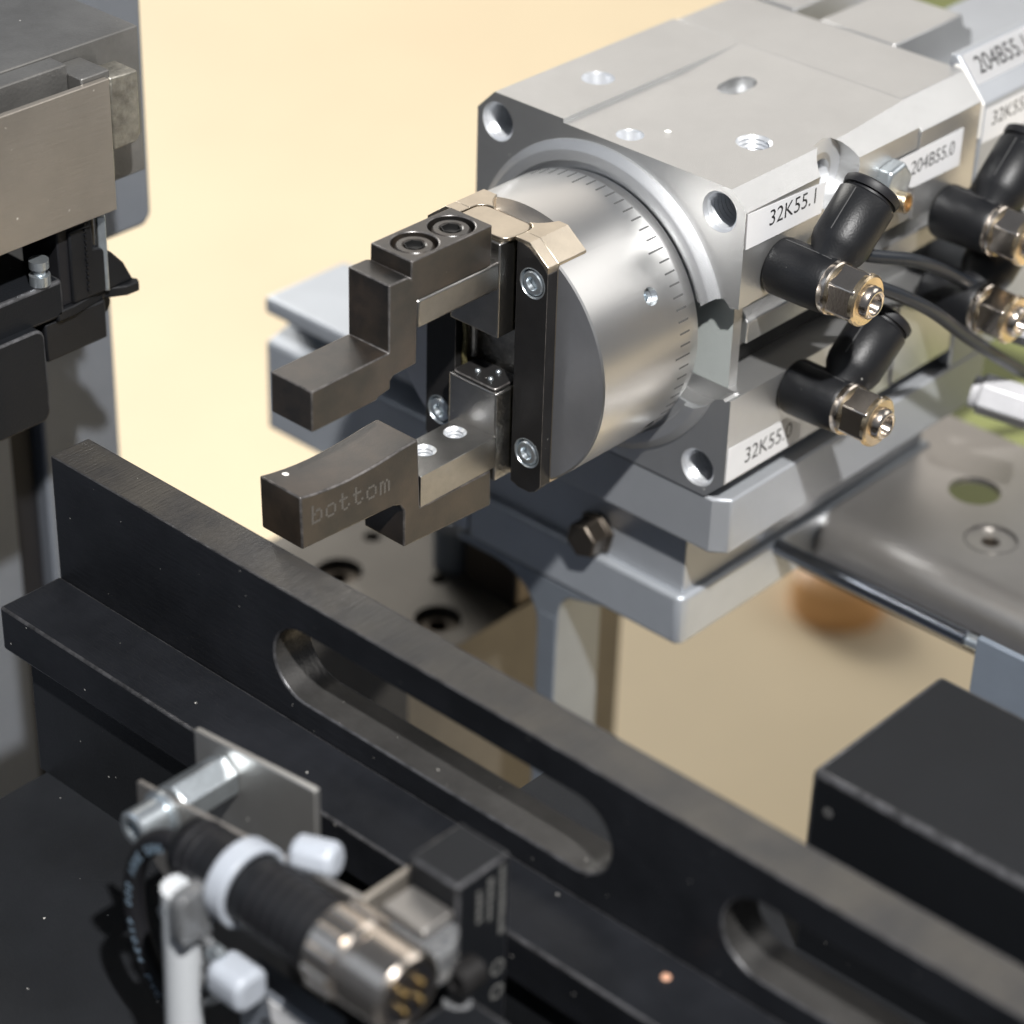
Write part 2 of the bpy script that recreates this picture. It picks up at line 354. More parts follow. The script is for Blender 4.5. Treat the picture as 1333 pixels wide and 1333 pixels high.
# hex nut screwed to the side behind the first fitting
nut = root('hex_nut', 'bright hex nut with brass ring on silver side, left of the middle label', 'nut', (46, -34, 19.5))
obj('nut_body', lathe((44.6, -34.0, 20.8), (0, -1, 0), [(0, 0), (0, 4.6), (2.6, 4.6), (3.2, 4.0), (3.2, 0)], 6, rot=.2), 'zinc', nut, bevel=.3)
obj('brass_ring', lathe((44.4, -37.2, 17.6), (.1, -1, .1), [(-2, 1.4), (-2, 2.1), (2.0, 2.1), (2.3, 1.9), (2.3, 1.5), (0, 1.3), (0, 0)], 28), 'brass', nut)
port2 = root('brass_port', 'small brass port ring behind the lower air fitting elbow', 'port', (44, -34, -19))
obj('port_ring', lathe((43.0, -34, -20.5), (0, -1, 0), [(0, 2.6), (3.2, 2.6), (3.6, 2.3), (3.6, 1.9), (1, 1.7), (1, 0)], 28), 'brass', port2)
obj('port_core', cyl((43.0, -34.2, -20.5), (0, -1, 0), 1.6, 1.5, 20), 'dark_hole', port2)

# module behind
rm = root('rear_module', 'pale aluminium housing at upper right edge with two paper labels', 'actuator', (100, 0, -33))
rmb = obj('body', prism([(-34.6, -33), (-20, -33), (-20, 8), (8, 8), (8, 22), (-24, 22), (-25.2, 35.2), (-27.0, 35.4), (-34.6, 27.0)], 'x', 76.2, 150), 'alu_dull', rm, bevel=.5)
obj('top_block', prism([(74.4+1.2, 24), (75.6, 33.3), (99.8, 33.3), (101.5, 30), (104.6, 28.5), (106, 22), (100, 20), (76, 20)], 'y', -12.3, 6.6), 'alu', rm, bevel=.4)
obj('top_block', prism([(77, 20), (77, 33), (95, 33), (100, 30), (108, 29), (108, 20)], 'y', 14, 30), 'alu', rm, bevel=.4)
obj('white_edge', prism([(-34.62, 27.3), (-28.7, 33.6), (-27.0, 33.6), (-27, 20), (-34.62, 20)], 'x', 75.3, 76.1), 'chip_white', rm)  # white strip along the end edge of the front housing
lb = obj('adhesive_label', prism([(73.5+3.2, 25.9), (96, 25.7), (96, 18.2), (76.7, 18.5)], 'y', -34.72, -34.61), 'label_paper', rm)
obj('lettering', put(text_bm('32K55.1', 14.2, 3.1), (79.6, -34.72, 21.6), (1, 0, 0), (0, 0, 1), .015), 'ink', lb)
e2 = Vector((0, 7.6, 8.4)).normalized(); o3 = Vector((77.0, -34.6, 27.0)) + e2*4.2; n3 = Vector((1, 0, 0)).cross(e2)
bm = B(); vs = [bm.verts.new(o3+Vector((a, 0, 0))+e2*b+n3*.1) for a, b in ((0, 0), (26, 0), (26, 6.7), (0, 6.7))]; bm.faces.new(vs)
bmesh.ops.solidify(bm, geom=bm.faces[:], thickness=.08)
lb = obj('adhesive_label', bm, 'label_paper', rm)
obj('lettering', put(text_bm('204B55.1', 17.5, 3.8), o3+Vector((2.6, 0, 0))+e2*1.7, (1, 0, 0), e2, .24), 'ink', lb)

# ------------------------------------------------------------------ gripper on the drum
gr = root('parallel_gripper', 'two jaw gripper head with dark side bars and pale bronze block on the drum', 'gripper', (-30, 0, 0))
gb = obj('gripper_block', prism([(-10.4, 25.9), (10.4, 25.9), (15, 22.4), (15, -23.6), (12, -25.6), (-12, -25.6), (-15, -23.6), (-15, 22.4)], 'x', -29.25, -21.6), 'bronze_steel', gr, bevel=.25)
arc = [(-14.9, 21.05), (-13.8, 22.35), (-12.3, 23.55), (-10.4, 24.65), (-8.6, 25.15), (-7.3, 25.2)]
cap = obj('top_plate', prism([(-10.4, 25.9), (10.4, 25.9), (15, 22.4)] + [(-y, z) for y, z in arc] + arc[::-1] + [(-15, 22.4)], 'x', -31.95, -29.2), 'bronze_steel', gr, bevel=.1)
slot_c = lambda: prism(rr(-45, -25.9, -6.95, 6.95, 2.5), 'z', 24.0, 40)
cut(gb, [box(-30, -25.2, -7.2, 7.2, -40, 24.9), slot_c(), cyl((-19.2, -.5, 23.1), (0, 0, 1), 8.0, 8, 48)])
cut(cap, [slot_c()])
bars = []
for s in (-1, 1):
    out = [(-7.4, 25.15), (-8.6, 25.1), (-10.4, 24.6), (-12.3, 23.5), (-13.8, 22.3), (-14.9, 21.0), (-14.9, -23.6), (-13.6, -25.2), (-12.2, -25.9), (-9.4, -25.9), (-7.4, -25.2)]
    b_ = obj('clamp_bar', prism([(y if s < 0 else -y, z) for y, z in out], 'x', -31.9, -29.26), 'black_bar', gr, bevel=.28)
    cut(b_, [cyl((-33, s*11.3, z), (1, 0, 0), 3.0, 2.4, 40) for z in (18, -17.6)])
    for z in (18, -17.6):
        q = obj('screw', lathe((-30.9, s*11.3, z), (-1, 0, 0), [(0, 0), (0, 2.45), (.75, 2.45), (1.1, 2.1), (1.15, 1.35), (.2, 1.05), (.2, 0)], 40), 'zinc', b_)
        obj('screw_seat', lathe((-31.92, s*11.3, z), (-1, 0, 0), [(-1.0, 2.55), (-1., 3.0), (0.03, 3.05), (0.08, 2.85), (-.35, 2.6)], 40, closed=True), 'zinc', b_)
# cavity behind the jaws
obj('cavity_wall', box(-26.6, -26.1, -7.1, 7.1, -25, 23.9), 'cast_steel', gr)
for s in (-1, 1): obj('grease_seam', tube([(-30.0+random.uniform(-.15, .15), s*6.65+random.uniform(-.1, .1), z) for z in range(-24, 25, 2)], .62, 8, sub=3), 'grease', gr)
for s in (-1, 1): obj('cross_roller', cyl((-28.2, s*6.2, -5), (0, 0, 1), .75, 12, 16), 'cast_steel', gr)
# upper jaw (steel): base, arm
uj = obj('jaw', box(-34.9, -27.4, -5.9, 6.1, 5.7, 24.9), 'jaw_steel', gr, bevel=.3)
obj('jaw_arm', box(-56.0, -34.85, -6.05, 4.0, 15.9, 21.5), 'jaw_steel', uj, bevel=.5)
obj('jaw_head', prism(rr(-34.2, -26.3, -6.55, 6.55, 2.2, 5), 'z', 24.95, 25.8), 'bronze_steel', uj, bevel=.15)
for y in (-1.2, 2.2): obj('stamp_mark', lathe((-29.2, y, 25.76), (0, 0, 1), [(0, .75), (.03, .75), (.03, 1.0), (0, 1.0)], 20, closed=True), 'mark_grey', uj)
lj = obj('jaw', box(-34.9, -27.4, -5.9, 6.1, -24.9, -6.0), 'jaw_steel', gr, bevel=.3)
lb_ = obj('jaw_side', box(-34.7, -27.6, -6.0, -5.85, -24.7, -6.3), 'cast_steel', lj)
arm = obj('jaw_arm', box(-54.9, -34.85, -6.05, 4.0, -21.7, -15.1), 'jaw_steel', lj, bevel=.4)
cut(arm, [cyl((x, y, -14), (0, 0, -1), 2.2, 9, 32) for x, y in ((-39, .5), (-47.7, .0))])
for x, y in ((-39, .5), (-47.7, .0)): obj('threaded_hole', thread((x, y, -15.08), (0, 0, -1), 2.2, 5, .8, .45, 28), 'thread', lj)
# rounded trim of lower jaw's top with bearing balls
obj('jaw_lip', prism(rr(-34.6, -27.6, -5.4, 5.6, 1.0, 4), 'z', -6.02, -5.3), 'black_bar', lj, bevel=.25)
for x, y in ((-31.8, 1.6), (-29.4, -1.4), (-32.4, -2.2)):
    obj('bearing_ball', lathe((x, y, -5.2), (0, 0, 1), [(-.6, 0), (-.45, .45), (0, .62), (.4, .45), (.6, 0)], 16), 'zinc', lj, smooth=80)

# upper finger
uf = root('gripper_finger', 'upper black stepped gripper finger held by two socket head cap screws', 'finger', (-60, 0, 9))
up = [(-57.6, 29.7), (-37.3, 29.7), (-37.3, 21.62), (-56.1, 21.62), (-56.3, 9.1), (-62.0, 8.9), (-62.8, 8.2), (-62.85, 6.6), (-65.6, 6.1), (-66.3, 5.6), (-81.75, 5.6),
      (-81.75, 13.6), (-63.1, 13.8), (-63.1, 27.0), (-58.9, 26.95), (-58.1, 26.7), (-57.7, 26.0+.3)]
fb = obj('finger_body', prism(up, 'y', -6.1, 4.0), 'black_oxide', uf, bevel=.35)
cut(fb, [cyl((x, -1.2, 31), (0, 0, -1), 4.25, 5.2, 48) for x in (-42.7, -52.0)])
for x in (-42.7, -52.0):
    obj('cap_screw', lathe((x, -1.2, 25.9), (0, 0, 1), [(0, 0), (0, 3.55), (2.9, 3.6), (3.35, 3.2), (3.4, 2.25), (3.2, 1.95), (1.2, 1.9), (1.2, 0)], 6*8), 'black_oxide', uf)
    obj('hex_socket', lathe((x, -1.2, 28.6), (0, 0, 1), [(0, 0), (0, 1.95), (.72, 1.95), (.72, 1.8), (.05, 1.7), (.05, 0)], 6), 'dark_hole', uf)
# lower finger
lf = root('gripper_finger', 'lower black gripper finger with curved top, marked bottom on its side', 'finger', (-60, 0, -20))
lo = [(-84.85, -6.2)] + [(-82, -6.75), (-79, -7.2), (-76, -7.5), (-73, -7.65), (-70, -7.65), (-67, -7.55), (-64, -7.35), (-61.5, -7.1), (-59.5, -6.9), (-55.7, -6.75)] + \
     [(-55.0, -21.5), (-36.0, -21.9), (-35.7, -29.8), (-59.2, -28.4), (-59.2, -20.6), (-60.2, -18.9), (-62, -18.3), (-65, -18.1), (-67.7, -17.95), (-84.6, -17.1)]
obj('finger_body', prism(lo, 'y', -6.1, 4.3), 'black_oxide', lf, bevel=.35)
obj('chip', lathe((-80.5, 2.4, -7.0), (0, 0, 1), [(0, 0), (0, .75), (.15, .5), (.2, 0)], 7), 'chip_white', lf)
G = {'b': ['1....', '1....', '1.11.', '11..1', '1...1', '1...1', '1111.'], 'o': ['.....', '.....', '.111.', '1...1', '1...1', '1...1', '.111.'],
     't': ['.1...', '.1...', '1111.', '.1...', '.1...', '.1..1', '..11.'], 'm': ['.....', '.....', '11.1.', '1.1.1', '1.1.1', '1.1.1', '1.1.1']}
bm = B(); x = -82.0
for ch in 'bottom':
    for r, row in enumerate(G[ch]):
        for c, q in enumerate(row):
            if q == '1': cyl((x+c*.52, -6.11, -9.4+.05*(x+82)*-1.0*1.6+.0-r*.56+(x+82)*.0), (0, -1, 0), .29, .02, 10, bm)
    x += 3.35
obj('dot_lettering', bm, 'engrave', lf)['kind'] = 'stuff'

# ------------------------------------------------------------------ mounting plate and slide
mp = root('mounting_plate', 'light grey aluminium plate with chamfered corner directly under the rotary module', 'plate', (45, 0, -46))
obj('plate_body', prism([(0.3, 36), (0.3, -31.3), (2.8, -34.5), (90.5, -34.5), (90.5, 36)], 'z', -45.9, -33.25), 'alu_dull', mp, bevel=.6, seg=3)
sl = root('slide_unit', 'grey aluminium slide with dark hex bolt, under the mounting plate', 'slide', (30, 0, -72))
obj('slide_block', box(4.3, 88, -22.9, 34, -61.5, -45.95), 'alu_dull', sl, bevel=.4)
sp = prism([(2.0, 34.5), (2.0, -23.3), (3.4, -24.5), (90, -24.5), (90, 34.5)], 'z', -73, -61.3)
obj('slide_flange', sp, 'extrusion', sl, bevel=1.1, seg=3)
bo = obj('hex_bolt', lathe((4.2, .2, -56.9), (-1, 0, 0), [(0, 0), (0, 4.9), (.8, 4.9), (.8, 4.1), (5.2, 4.1), (5.6, 3.6), (5.6, 0)], 6, rot=.3), 'bolt_dark', sl, bevel=.25)
ex = root('aluminium_extrusion', 'blurred aluminium slot profile sticking out left behind the gripper', 'profile', (20, 66, -72))
obj('profile_bar', prism([(2, -72.3), (27, -72.3), (27, -38.2), (2, -38.2), (2, -42.3), (9, -43), (9, -47.5), (2, -49.5)], 'y', 35, 98), 'extrusion', ex, bevel=.9, seg=3)
lg = root('support_leg', 'upright grey bracket leg flared into the slide flange above it', 'bracket', (8, 10, -250))
obj('upright', box(2.2, 17, 8.5, 14, -249.9, -82), 'leg_alu', lg, bevel=.4)
fl = [(-4, -73.05), (38, -73.05), (38, -75)]
for k in range(9):
    a = math.radians(90*k/8); fl.append((14.2+13*(1-math.sin(a)) , -75-11*(1-math.cos(a))))
fl += [(14, -90), (8.5, -90)]
for k in range(9):
    a = math.radians(90*(8-k)/8); fl.append((8.3+5*0-5*(1-math.sin(a)), -75-6*(1-math.cos(a))))
obj('fillet_web', prism(fl, 'x', 2.3, 16.9), 'leg_alu', lg, bevel=.4)
bb = root('base_block', 'blurred machined block with large round counterbores beneath the gripper', 'block', (30, 65, -250))
bk = obj('block_body', box(-12, 62, 38.6, 100, -180, -105), 'block_brown', bb, bevel=.8)
cut(bk, [cyl((x, y, -104), (0, 0, -1), r, 12, 40) for x, y, r in ((6, 79, 5.5), (8.3, 49, 5.5), (22, 84, 2.2), (-2, 62, 2.4), (20, 60, 2.0))])
for x, y in ((6, 79), (8.3, 49)): obj('socket_screw', lathe((x, y, -112), (0, 0, 1), [(0, 0), (0, 4.6), (5, 4.6), (5, 2.3), (2, 2.2), (2, 0)], 32), 'bolt_dark', bb)
obj('side_lug', box(24, 50, 39.2, 56, -104.9, -92), 'bolt_dark', bb, bevel=.8)
obj('side_lug', box(36, 60, 60, 78, -104.9, -97), 'block_brown', bb, bevel=.8)
obj('pedestal', box(-6, 56, 44, 96, -249.9, -180.1), 'block_brown', bb, bevel=.8)
cl = root('clamp_stud', 'small pale blurred clamp stud standing on the counterbored block', 'stud', (27, 66, -105))
obj('stud_body', cyl((27, 62, -104.9), (0, 0, 1), 5, 12, 24, ch=.6), 'leg_alu', cl)
obj('stud_cap', cyl((27, 62, -92.8), (0, 0, 1), 7, 3, 6, ch=.4), 'alu_dull', cl)

# bent stainless bracket, rod, blue bracket
bs = root('bent_bracket', 'shiny bent stainless sheet with round holes right of the mounting plate', 'bracket', (75, -60, -64))
prof = [(104, -62), (55, -62)] + [(55-8*math.sin(math.radians(a)), -70+8*math.cos(math.radians(a))) for a in range(6, 91, 7)] + [(47, -71)]
inn = [(48.5, -71)] + [(55-6.5*math.sin(math.radians(a)), -70+6.5*math.cos(math.radians(a))) for a in range(90, 5, -7)] + [(55, -63.5), (104, -63.5)]
sh = obj('sheet', prism(prof+inn, 'y', -150, -2), 'stainless', bs)
cut(sh, [cyl((80.4, -42.4, -58), (0, 0, -1), 5.7, 8, 48), cyl((66.6, -55.8, -61.6), (0, 0, -1), 5.6, 1.0, 48), cyl((66.6, -55.8, -58), (0, 0, -1), 2.0, 8, 30), cyl((82, -58.5, -58), (0, 0, -1), 3.0, 8, 30)])
obj('countersunk_screw', lathe((66.6, -55.8, -64.0), (0, 0, 1), [(0, 0), (0, 1.95), (1.0, 1.95), (1.1, 1.2), (.5, 1.0), (.5, 0)], 24), 'bolt_dark', bs)
obj('countersink_rim', lathe((66.6, -55.8, -61.98), (0, 0, 1), [(-.9, 5.3), (-.9, 5.62), (.06, 5.75), (.1, 5.55)], 48, closed=True), 'bar_edge', bs)
obj('support_post', box(92, 103, -148, -136, -249.8, -63.6), 'column_grey', bs)
gp = tag(obj('green_blocker', box(76, 170, -125, 40, -87, -80), 'green_mat', loc=(110, -40, -84), bevel=1), 'added olive green light blocker glimpsed through the hole of the bent steel sheet', 'panel')  # added under the sheet hole to keep lamp light off the bench
obj('gap_shade_bar', box(50.5, 66, -150, -8, -79, -67.5), 'plastic_dark', bs)  # black bar added to paint the shaded gap below the sheet edge
rod = root('guide_rod', 'thin round steel rod below the bent stainless sheet edge', 'rod', (34, -50, -63.2))
obj('rod_shaft', cyl((34, -14, -63.2), (0, -1, 0), 1.75, 58, 32, ch=.2), 'rod_steel', rod)
obj('rod_tip', cyl((34, -72.05, -63.2), (0, -1, 0), 1.45, 30, 32, ch=.2), 'zinc', rod)
bl = root('blue_grey_bracket', 'blue grey sheet bracket at the right edge behind the black box', 'bracket', (28, -100, -90))
obj('bracket_sheet', box(26.8, 28.4, -150, -78.1, -130, -56.2), 'blue_alu', bl, bevel=.3)
obj('bracket_foot', box(28.45, 50, -150, -78.4, -130, -128), 'blue_alu', bl, bevel=.3)

# black box at lower right
bx = root('black_block', 'large matt black block at lower right behind the slotted rail', 'block', (-50, -140, -60))
obj('block_body', box(-70, -34.5, -190, -106.6, -62, -18.4), 'black_box', bx, bevel=1.1, seg=3)
for y, z in ((-110.5, -25), ): obj('set_screw', cyl((-70.02, y, z), (-1, 0, 0), 1.0, .12, 20), 'mark_grey', bx)

# ------------------------------------------------------------------ slotted angle rail
rl = root('slotted_rail', 'long black angle rail with round ended slots crossing in front of the gripper', 'rail', (-98, -50, -49))
def slot(y0, y1, z0=-35.0, z1=-20.4, n=14):
    r = (z1-z0)/2; cz = (z0+z1)/2
    return [(y1-r+r*math.sin(t), cz+r*math.cos(t)) for t in [PI*k/n for k in range(n+1)]] + [(y0+r-r*math.sin(t), cz-r*math.cos(t)) for t in [PI*k/n for k in range(n+1)]]
web = obj('rail_web', box(-98.9, -90, -260, 45.3, -49.6, -13.76), 'rail_black', rl, bevel=.35)
cut(web, [prism(slot(-90.3, -13.8), 'x', -110, -80), prism(slot(-190, -112.5), 'x', -110, -80)])
web.data.materials.append(M['rail_top']); web.data.materials.append(M['slot_inner'])
for p in web.data.polygons:
    c = p.center
    if p.normal.z > .95 and c.z > .034: p.material_index = 1
    elif abs(p.normal.x) < .3 and -.2 < c.y < .05 and c.z < .03 and c.z > .005 and abs(p.normal.y) < .999: p.material_index = 2
obj('rail_base', box(-89.9, -55, -230, -47, -100, -55), 'base_black', rl)
obj('rail_foot', box(-113.1, -98.93, -260, 45.2, -49.6, -40.1), 'rail_black', rl, bevel=.5)
obj('support_pad', box(-111, -92, -250, 40, -76, -49.7), 'base_black', rl)
tag(obj('copper_chip', lathe((-103.66, -106.38, -40.05), (0, 0, 1), [(0, 0), (0, .9), (.3, .6), (.3, 0)], 7), 'copper_chip'), 'tiny copper coloured chip lying on the rail foot', 'chip')
bp = tag(obj('base_plate', box(-330, -88, -320, 38, -84, -76), 'base_black'), 'dark base plate under the slotted rail at lower left', None, kind='structure')

# ------------------------------------------------------------------ machine head, upper left
mh = root('press_head', 'grey tool head at upper left with brushed steel side plate', 'tool head', (-110, 80, 20))
obj('side_plate', box(-170, -68.2, 60, 61.4, 20.2, 46.3), 'steel_plate', mh, bevel=.2)
obj('key_block', prism([(-67.3, 31.5), (-62, 31.5), (-60.7, 33), (-60.7, 45.5), (-67.3, 45.8)], 'y', 61, 67.5), 'key_steel', mh, bevel=.4)
obj('head_block', box(-170, -52.8, 70, 100, 20, 49.3), 'grey_block', mh, bevel=.3)
obj('head_block', box(-170, -73.5, 65.2, 69.95, 22, 49.0), 'grey_block', mh, bevel=.3)
obj('head_neck', box(-73.4, -66.8, 61.5, 69.9, 26, 47.2), 'grey_block', mh, bevel=.3)
obj('trough', box(-170, -73.6, 61.5, 65.1, 22, 38), 'column_grey', mh)
obj('filler', box(-100, -91, 61.6, 65, 38.1, 46), 'dark_hole', mh, bevel=.8)
obj('rear_plate', prism([(-170, -12), (-27.5, -12), (-25.4, -10), (-25.2, 90), (-170, 90)], 'y', 102, 112), 'column_grey', mh, bevel=1.)
cm = root('machine_column', 'blurred grey upright column below the tool head at left edge', 'column', (-60, 110, -250))
obj('column_face', box(-58, -37.6, 102.2, 112, -249.9, -12.1), 'column_grey', cm, bevel=.8)
obj('column_face', box(-66, -58.2, 106, 114, -249.9, -12.1), 'plastic_dark', cm)
obj('column_face', box(-120, -66.2, 103, 112, -249.9, -12.1), 'column_grey', cm)
bk1 = root('slide_clamp', 'black slide clamp with curved shoe under the brushed steel plate', 'clamp', (-95, 65, 0))
obj('upper_jaw', box(-170, -80.4, 62, 82, 1.7, 9.4), 'black_box', bk1, bevel=.7)
obj('lower_jaw', prism(rr(-170, -86.9, -17.2, 2.4, 2.2), 'y', 60, 84), 'black_box', bk1, bevel=.5)
obj('shoe', prism([(-82, 62), (-78, 62), (-70, 63.5), (-66, 61.3), (-63, 61.2), (-62.4, 62.4), (-64.2, 66), (-68, 72), (-76, 76), (-84, 76)], 'z', .9, 3.0), 'plastic', bk1, bevel=.3)
obj('shoe_guard', prism([(-78, 3.1), (-63.4, 3.1), (-65.5, 7.4), (-68.2, 10.5), (-71.2, 12.6), (-72.5, 12.8), (-72.5, 18), (-78, 18)], 'y', 62.3, 64.4), 'plastic', bk1, bevel=.4)
obj('shoe_web', prism([(-80.3, 63), (-72.5, 63), (-70, 65), (-70, 74), (-80.3, 74)], 'z', 3.05, 20.1), 'plastic_dark', bk1, bevel=.3)
obj('shoe_block', prism([(-84.5, 63), (-70.1, 63), (-69, 65), (-69, 74), (-84.5, 74)], 'z', -7.2, .85), 'plastic', bk1, bevel=.4)
obj('roller', cyl((-67.6, 67, -2.6), (0, 1, 0), 2.2, 6, 24, ch=.3), 'plastic', bk1)
obj('steel_pin', prism([(-70.9, 62.9), (-69.7, 61.8), (-68.9, 62.9), (-69.9, 64.9)], 'z', 3.1, 18.6), 'zinc', bk1, bevel=.2)
for k in range(12): obj('rack_tooth', box(-74.6, -74.1, 61.9, 62.28, 4.6+k*1.25, 5.2+k*1.25), 'plastic', bk1)
obj('clamp_screw', lathe((-84.5, 63.4, 10.5), (0, 0, 1), [(-1, 0), (-1, 2), (1, 2), (1.2, 1.2), (2.4, 1.2), (2.4, 1.9), (4, 1.9), (4, 0)], 20), 'zinc', bk1)

# ------------------------------------------------------------------ air fittings
def fitting(label_, base, elbow_deg, length=1.0, first=None):
    ft = root('air_fitting', label_, 'air fitting', base, group='black elbow air fittings on the silver modules')
    x, y, z = base; d = (0, -1, 0)
    obj('barrel', lathe(base, d, [(0, 0), (0, 4.6), (.5, 5.4), (1.2, 5.6), (8, 5.55), (12.2, 5.35), (12.7, 5.1), (12.7, 0)], 48), 'plastic', ft, smooth=50)
    a = math.radians(elbow_deg); e = Vector((math.cos(a), 0, math.sin(a))); c = Vector((x, y-9.4, z))
    c2 = c
    obj('elbow', lathe(c2, e, [(2.5, 4.0), (5.2, 4.5), (6.6, 5.3), (8.2, 5.7), (17.6, 5.75), (18.0, 5.4), (18.0, 0)], 48), 'plastic', ft, smooth=50)
    obj('release_ring', lathe(c2, e, [(18.0, 4.9), (18.7, 4.9), (18.7, 5.55), (19.4, 5.75), (20.1, 5.7), (20.5, 5.2), (20.5, 2.6), (17, 2.5), (17, 0)], 48), 'plastic_dark', ft, smooth=40)
    pv = e.cross(Vector((0, 1, 0))).normalized(); pv = pv if pv.z > 0 else -pv
    obj('mould_line', tube([c2+e*8.4+pv*5.68, c2+e*12+pv*5.70, c2+e*17.4+pv*5.72], .13, 6, sub=2), 'mark_grey', ft)
    obj('mould_line', tube([Vector((x, y-1.5, z+5.6)), Vector((x, y-8, z+5.54)), Vector((x, y-12, z+5.36))], .1, 6, sub=2), 'mark_grey', ft)
    obj('collar', lathe(base, d, [(12.75, 0), (12.75, 5.15), (13.0, 5.25), (13.9, 5.25), (14.2, 5.0), (14.2, 0)], 48), 'nickel', ft)
    obj('brass_washer', lathe(base, d, [(14.25, 0), (14.25, 5.0), (15.0, 4.8), (15.0, 0)], 48), 'brass', ft)
    hx = obj('hex_nut', lathe(base, d, [(14.6, 0), (14.6, 5.35), (20.4, 5.35), (20.4, 0)], 6, rot=math.radians(elbow_deg*.4+8)), 'nickel', ft, bevel=.3)
    obj('nut_face', lathe(base, d, [(19.8, 5.1), (20.5, 5.0), (20.85, 4.6), (20.9, 3.2), (20.3, 3.0)], 48), 'brass', ft)
    obj('socket', lathe(base, d, [(20.6, 3.25), (21.9, 3.1), (22.5, 2.6), (22.6, 2.15), (22.2, 1.75), (19.8, 1.6), (18.8, .6), (18.5, 0)], 40), 'nickel', ft, smooth=60)
    obj('socket_floor', cyl((x+.1, y-19.3, z), d, .55, .5, 12), 'dark_hole', ft)
    return ft
fitting('front upper black elbow fitting with brass hex nut below label 32K55.1', (10.9, -34.02, 14.9), 41.5)
fitting('front lower black elbow fitting with brass hex nut above label 32K55.0', (19.6, -34.02, -14.3), 38)
fitting('rear upper black elbow fitting beneath label 204B55.0 at right edge', (65.1, -34.52, 7.9), 42)
fitting('rear lower black elbow fitting in shade behind the two black cables', (64.0, -34.52, -9.0), 40)
for lb_txt, base in (('blurred whitish hex coupling at right edge beneath rear lower fitting nut', (74, -45, -15.5)), ('blurred white coupling at right edge below both black cables', (72, -45, -33.0))):
    wh = root('hex_coupling', lb_txt, 'coupling', base, group='whitish couplings at the right edge')
    bx_, by_, bz_ = base
    obj('coupling_body', lathe(base, (.35, -.9, -.12), [(0, 0), (0, 4.0), (.6, 4.5), (15, 4.5), (15.4, 4.0), (15.4, 0)], 6, rot=.1), 'white_hex', wh, bevel=.4)
    obj('coupling_neck', lathe(base, (-.35, .9, .12), [(0, 0), (0, 3.6), (1.6, 3.4), (1.6, 0)], 24), 'nickel' if bz_ > -20 else 'white_hex', wh)
c1 = tag(obj('sensor_cable', tube([(20, -36, 16), (31, -41, 12.0), (44.9, -44, 6.7), (63, -45, -4.4), (86.6, -46, -18.8), (112, -48, -32)], 1.35, 14), 'cable', loc=(60, -44, 0)), 'upper black cable running right behind the front fittings', 'cable', 'black sensor cables')
c2 = tag(obj('sensor_cable', tube([(14, -38, 14), (23, -46, 10.9), (38.3, -50, 1.7), (55.8, -50.4, -11.8), (80.2, -51, -29.5), (100, -52, -42)], 1.35, 14), 'cable', loc=(50, -50, 0)), 'lower black cable sagging to the right edge', 'cable', 'black sensor cables')

# ------------------------------------------------------------------ sensor group in the foreground
sb = root('sensor_bracket', 'thin steel bracket of two sheets joined by a hex standoff, foreground', 'bracket', (-130, -45, -76))
obj('rear_sheet', prism([(-23.9, -24.4), (-52.3, -21.3), (-52.8, -75.9), (-23.9, -75.9)], 'x', -126, -124.8), 'alu_side', sb, bevel=.25)
obj('front_sheet', prism([(-24.1, -27.9), (-74.7, -21.6), (-74.7, -40), (-50, -62), (-24.1, -40)], 'x', -138.6, -137.6), 'stainless', sb, bevel=.2)
obj('bent_tab', box(-138.5, -119.5, -75.8, -74.75, -40, -21.6), 'steel_plate', sb, bevel=.2)
obj('standoff', lathe((-126.1, -31.4, -29.4), (-1, 0, 0), [(0, 0), (0, 3.9), (11.4, 3.9), (11.4, 0)], 6, rot=.5), 'zinc', sb, bevel=.3)
obj('cap_screw', lathe((-138.7, -31.0, -30.0), (-1, 0, 0), [(0, 0), (0, 3.9), (1, 3.9), (1.1, 3.1), (6.4, 3.1), (6.8, 2.7), (6.8, 1.7), (4, 1.6), (4, 0)], 32), 'zinc', sb)
cn = root('plug_connector', 'black ribbed cable connector with shiny nickel nut and gold pins', 'connector', (-147, -70, -28))
A0 = (-145, -43.5, -25.4); dd = (0, -1, .0)
obj('grip', lathe(A0, dd, [(0, 0), (0, 4.0), (1, 4.9), (6, 5.1), (8, 5.5), (31.5, 5.75), (33, 5.3), (33, 0)], 48), 'plastic', cn, smooth=50)
for k in range(6): obj('grip_rib', lathe(A0, dd, [(18.6+k*2.1, 5.5), (18.9+k*2.1, 6.0), (19.5+k*2.1, 6.0), (19.8+k*2.1, 5.5)], 40, closed=True), 'plastic_dark', cn)
for k in range(3): obj('grip_rib', lathe(A0, dd, [(2.6+k*1.8, 5.0), (2.9+k*1.8, 5.35), (3.4+k*1.8, 5.35), (3.7+k*1.8, 5.0)], 40, closed=True), 'plastic_dark', cn)
obj('coupling_nut', lathe(A0, dd, [(32, 0), (32, 6.2), (32.6, 6.7), (38.5, 6.8), (39, 6.4), (40, 6.3), (40.4, 6.6), (47.5, 6.5), (48.2, 6.0), (48.2, 4.8), (46.2, 4.7)], 48), 'nickel', cn)
for k in range(12):
    a = 2*PI*k/12; obj('knurl', cyl((-145+6.55*math.cos(a), -43.5-33, -25.4+6.55*math.sin(a)), dd, .75, 5.2, 10), 'nickel', cn)
obj('insert', cyl((-145, -43.5-41, -25.4), dd, 4.75, 7.3, 40), 'plastic_dark', cn)
for p in ((-1.7, 1.6), (1.7, 1.6), (-1.7, -1.8), (1.7, -1.8)): obj('gold_pin', lathe((-145+p[0], -91.75, -25.4+p[1]), dd, [(0, .62), (1.2, .62), (1.5, 0)], 14), 'gold', cn)
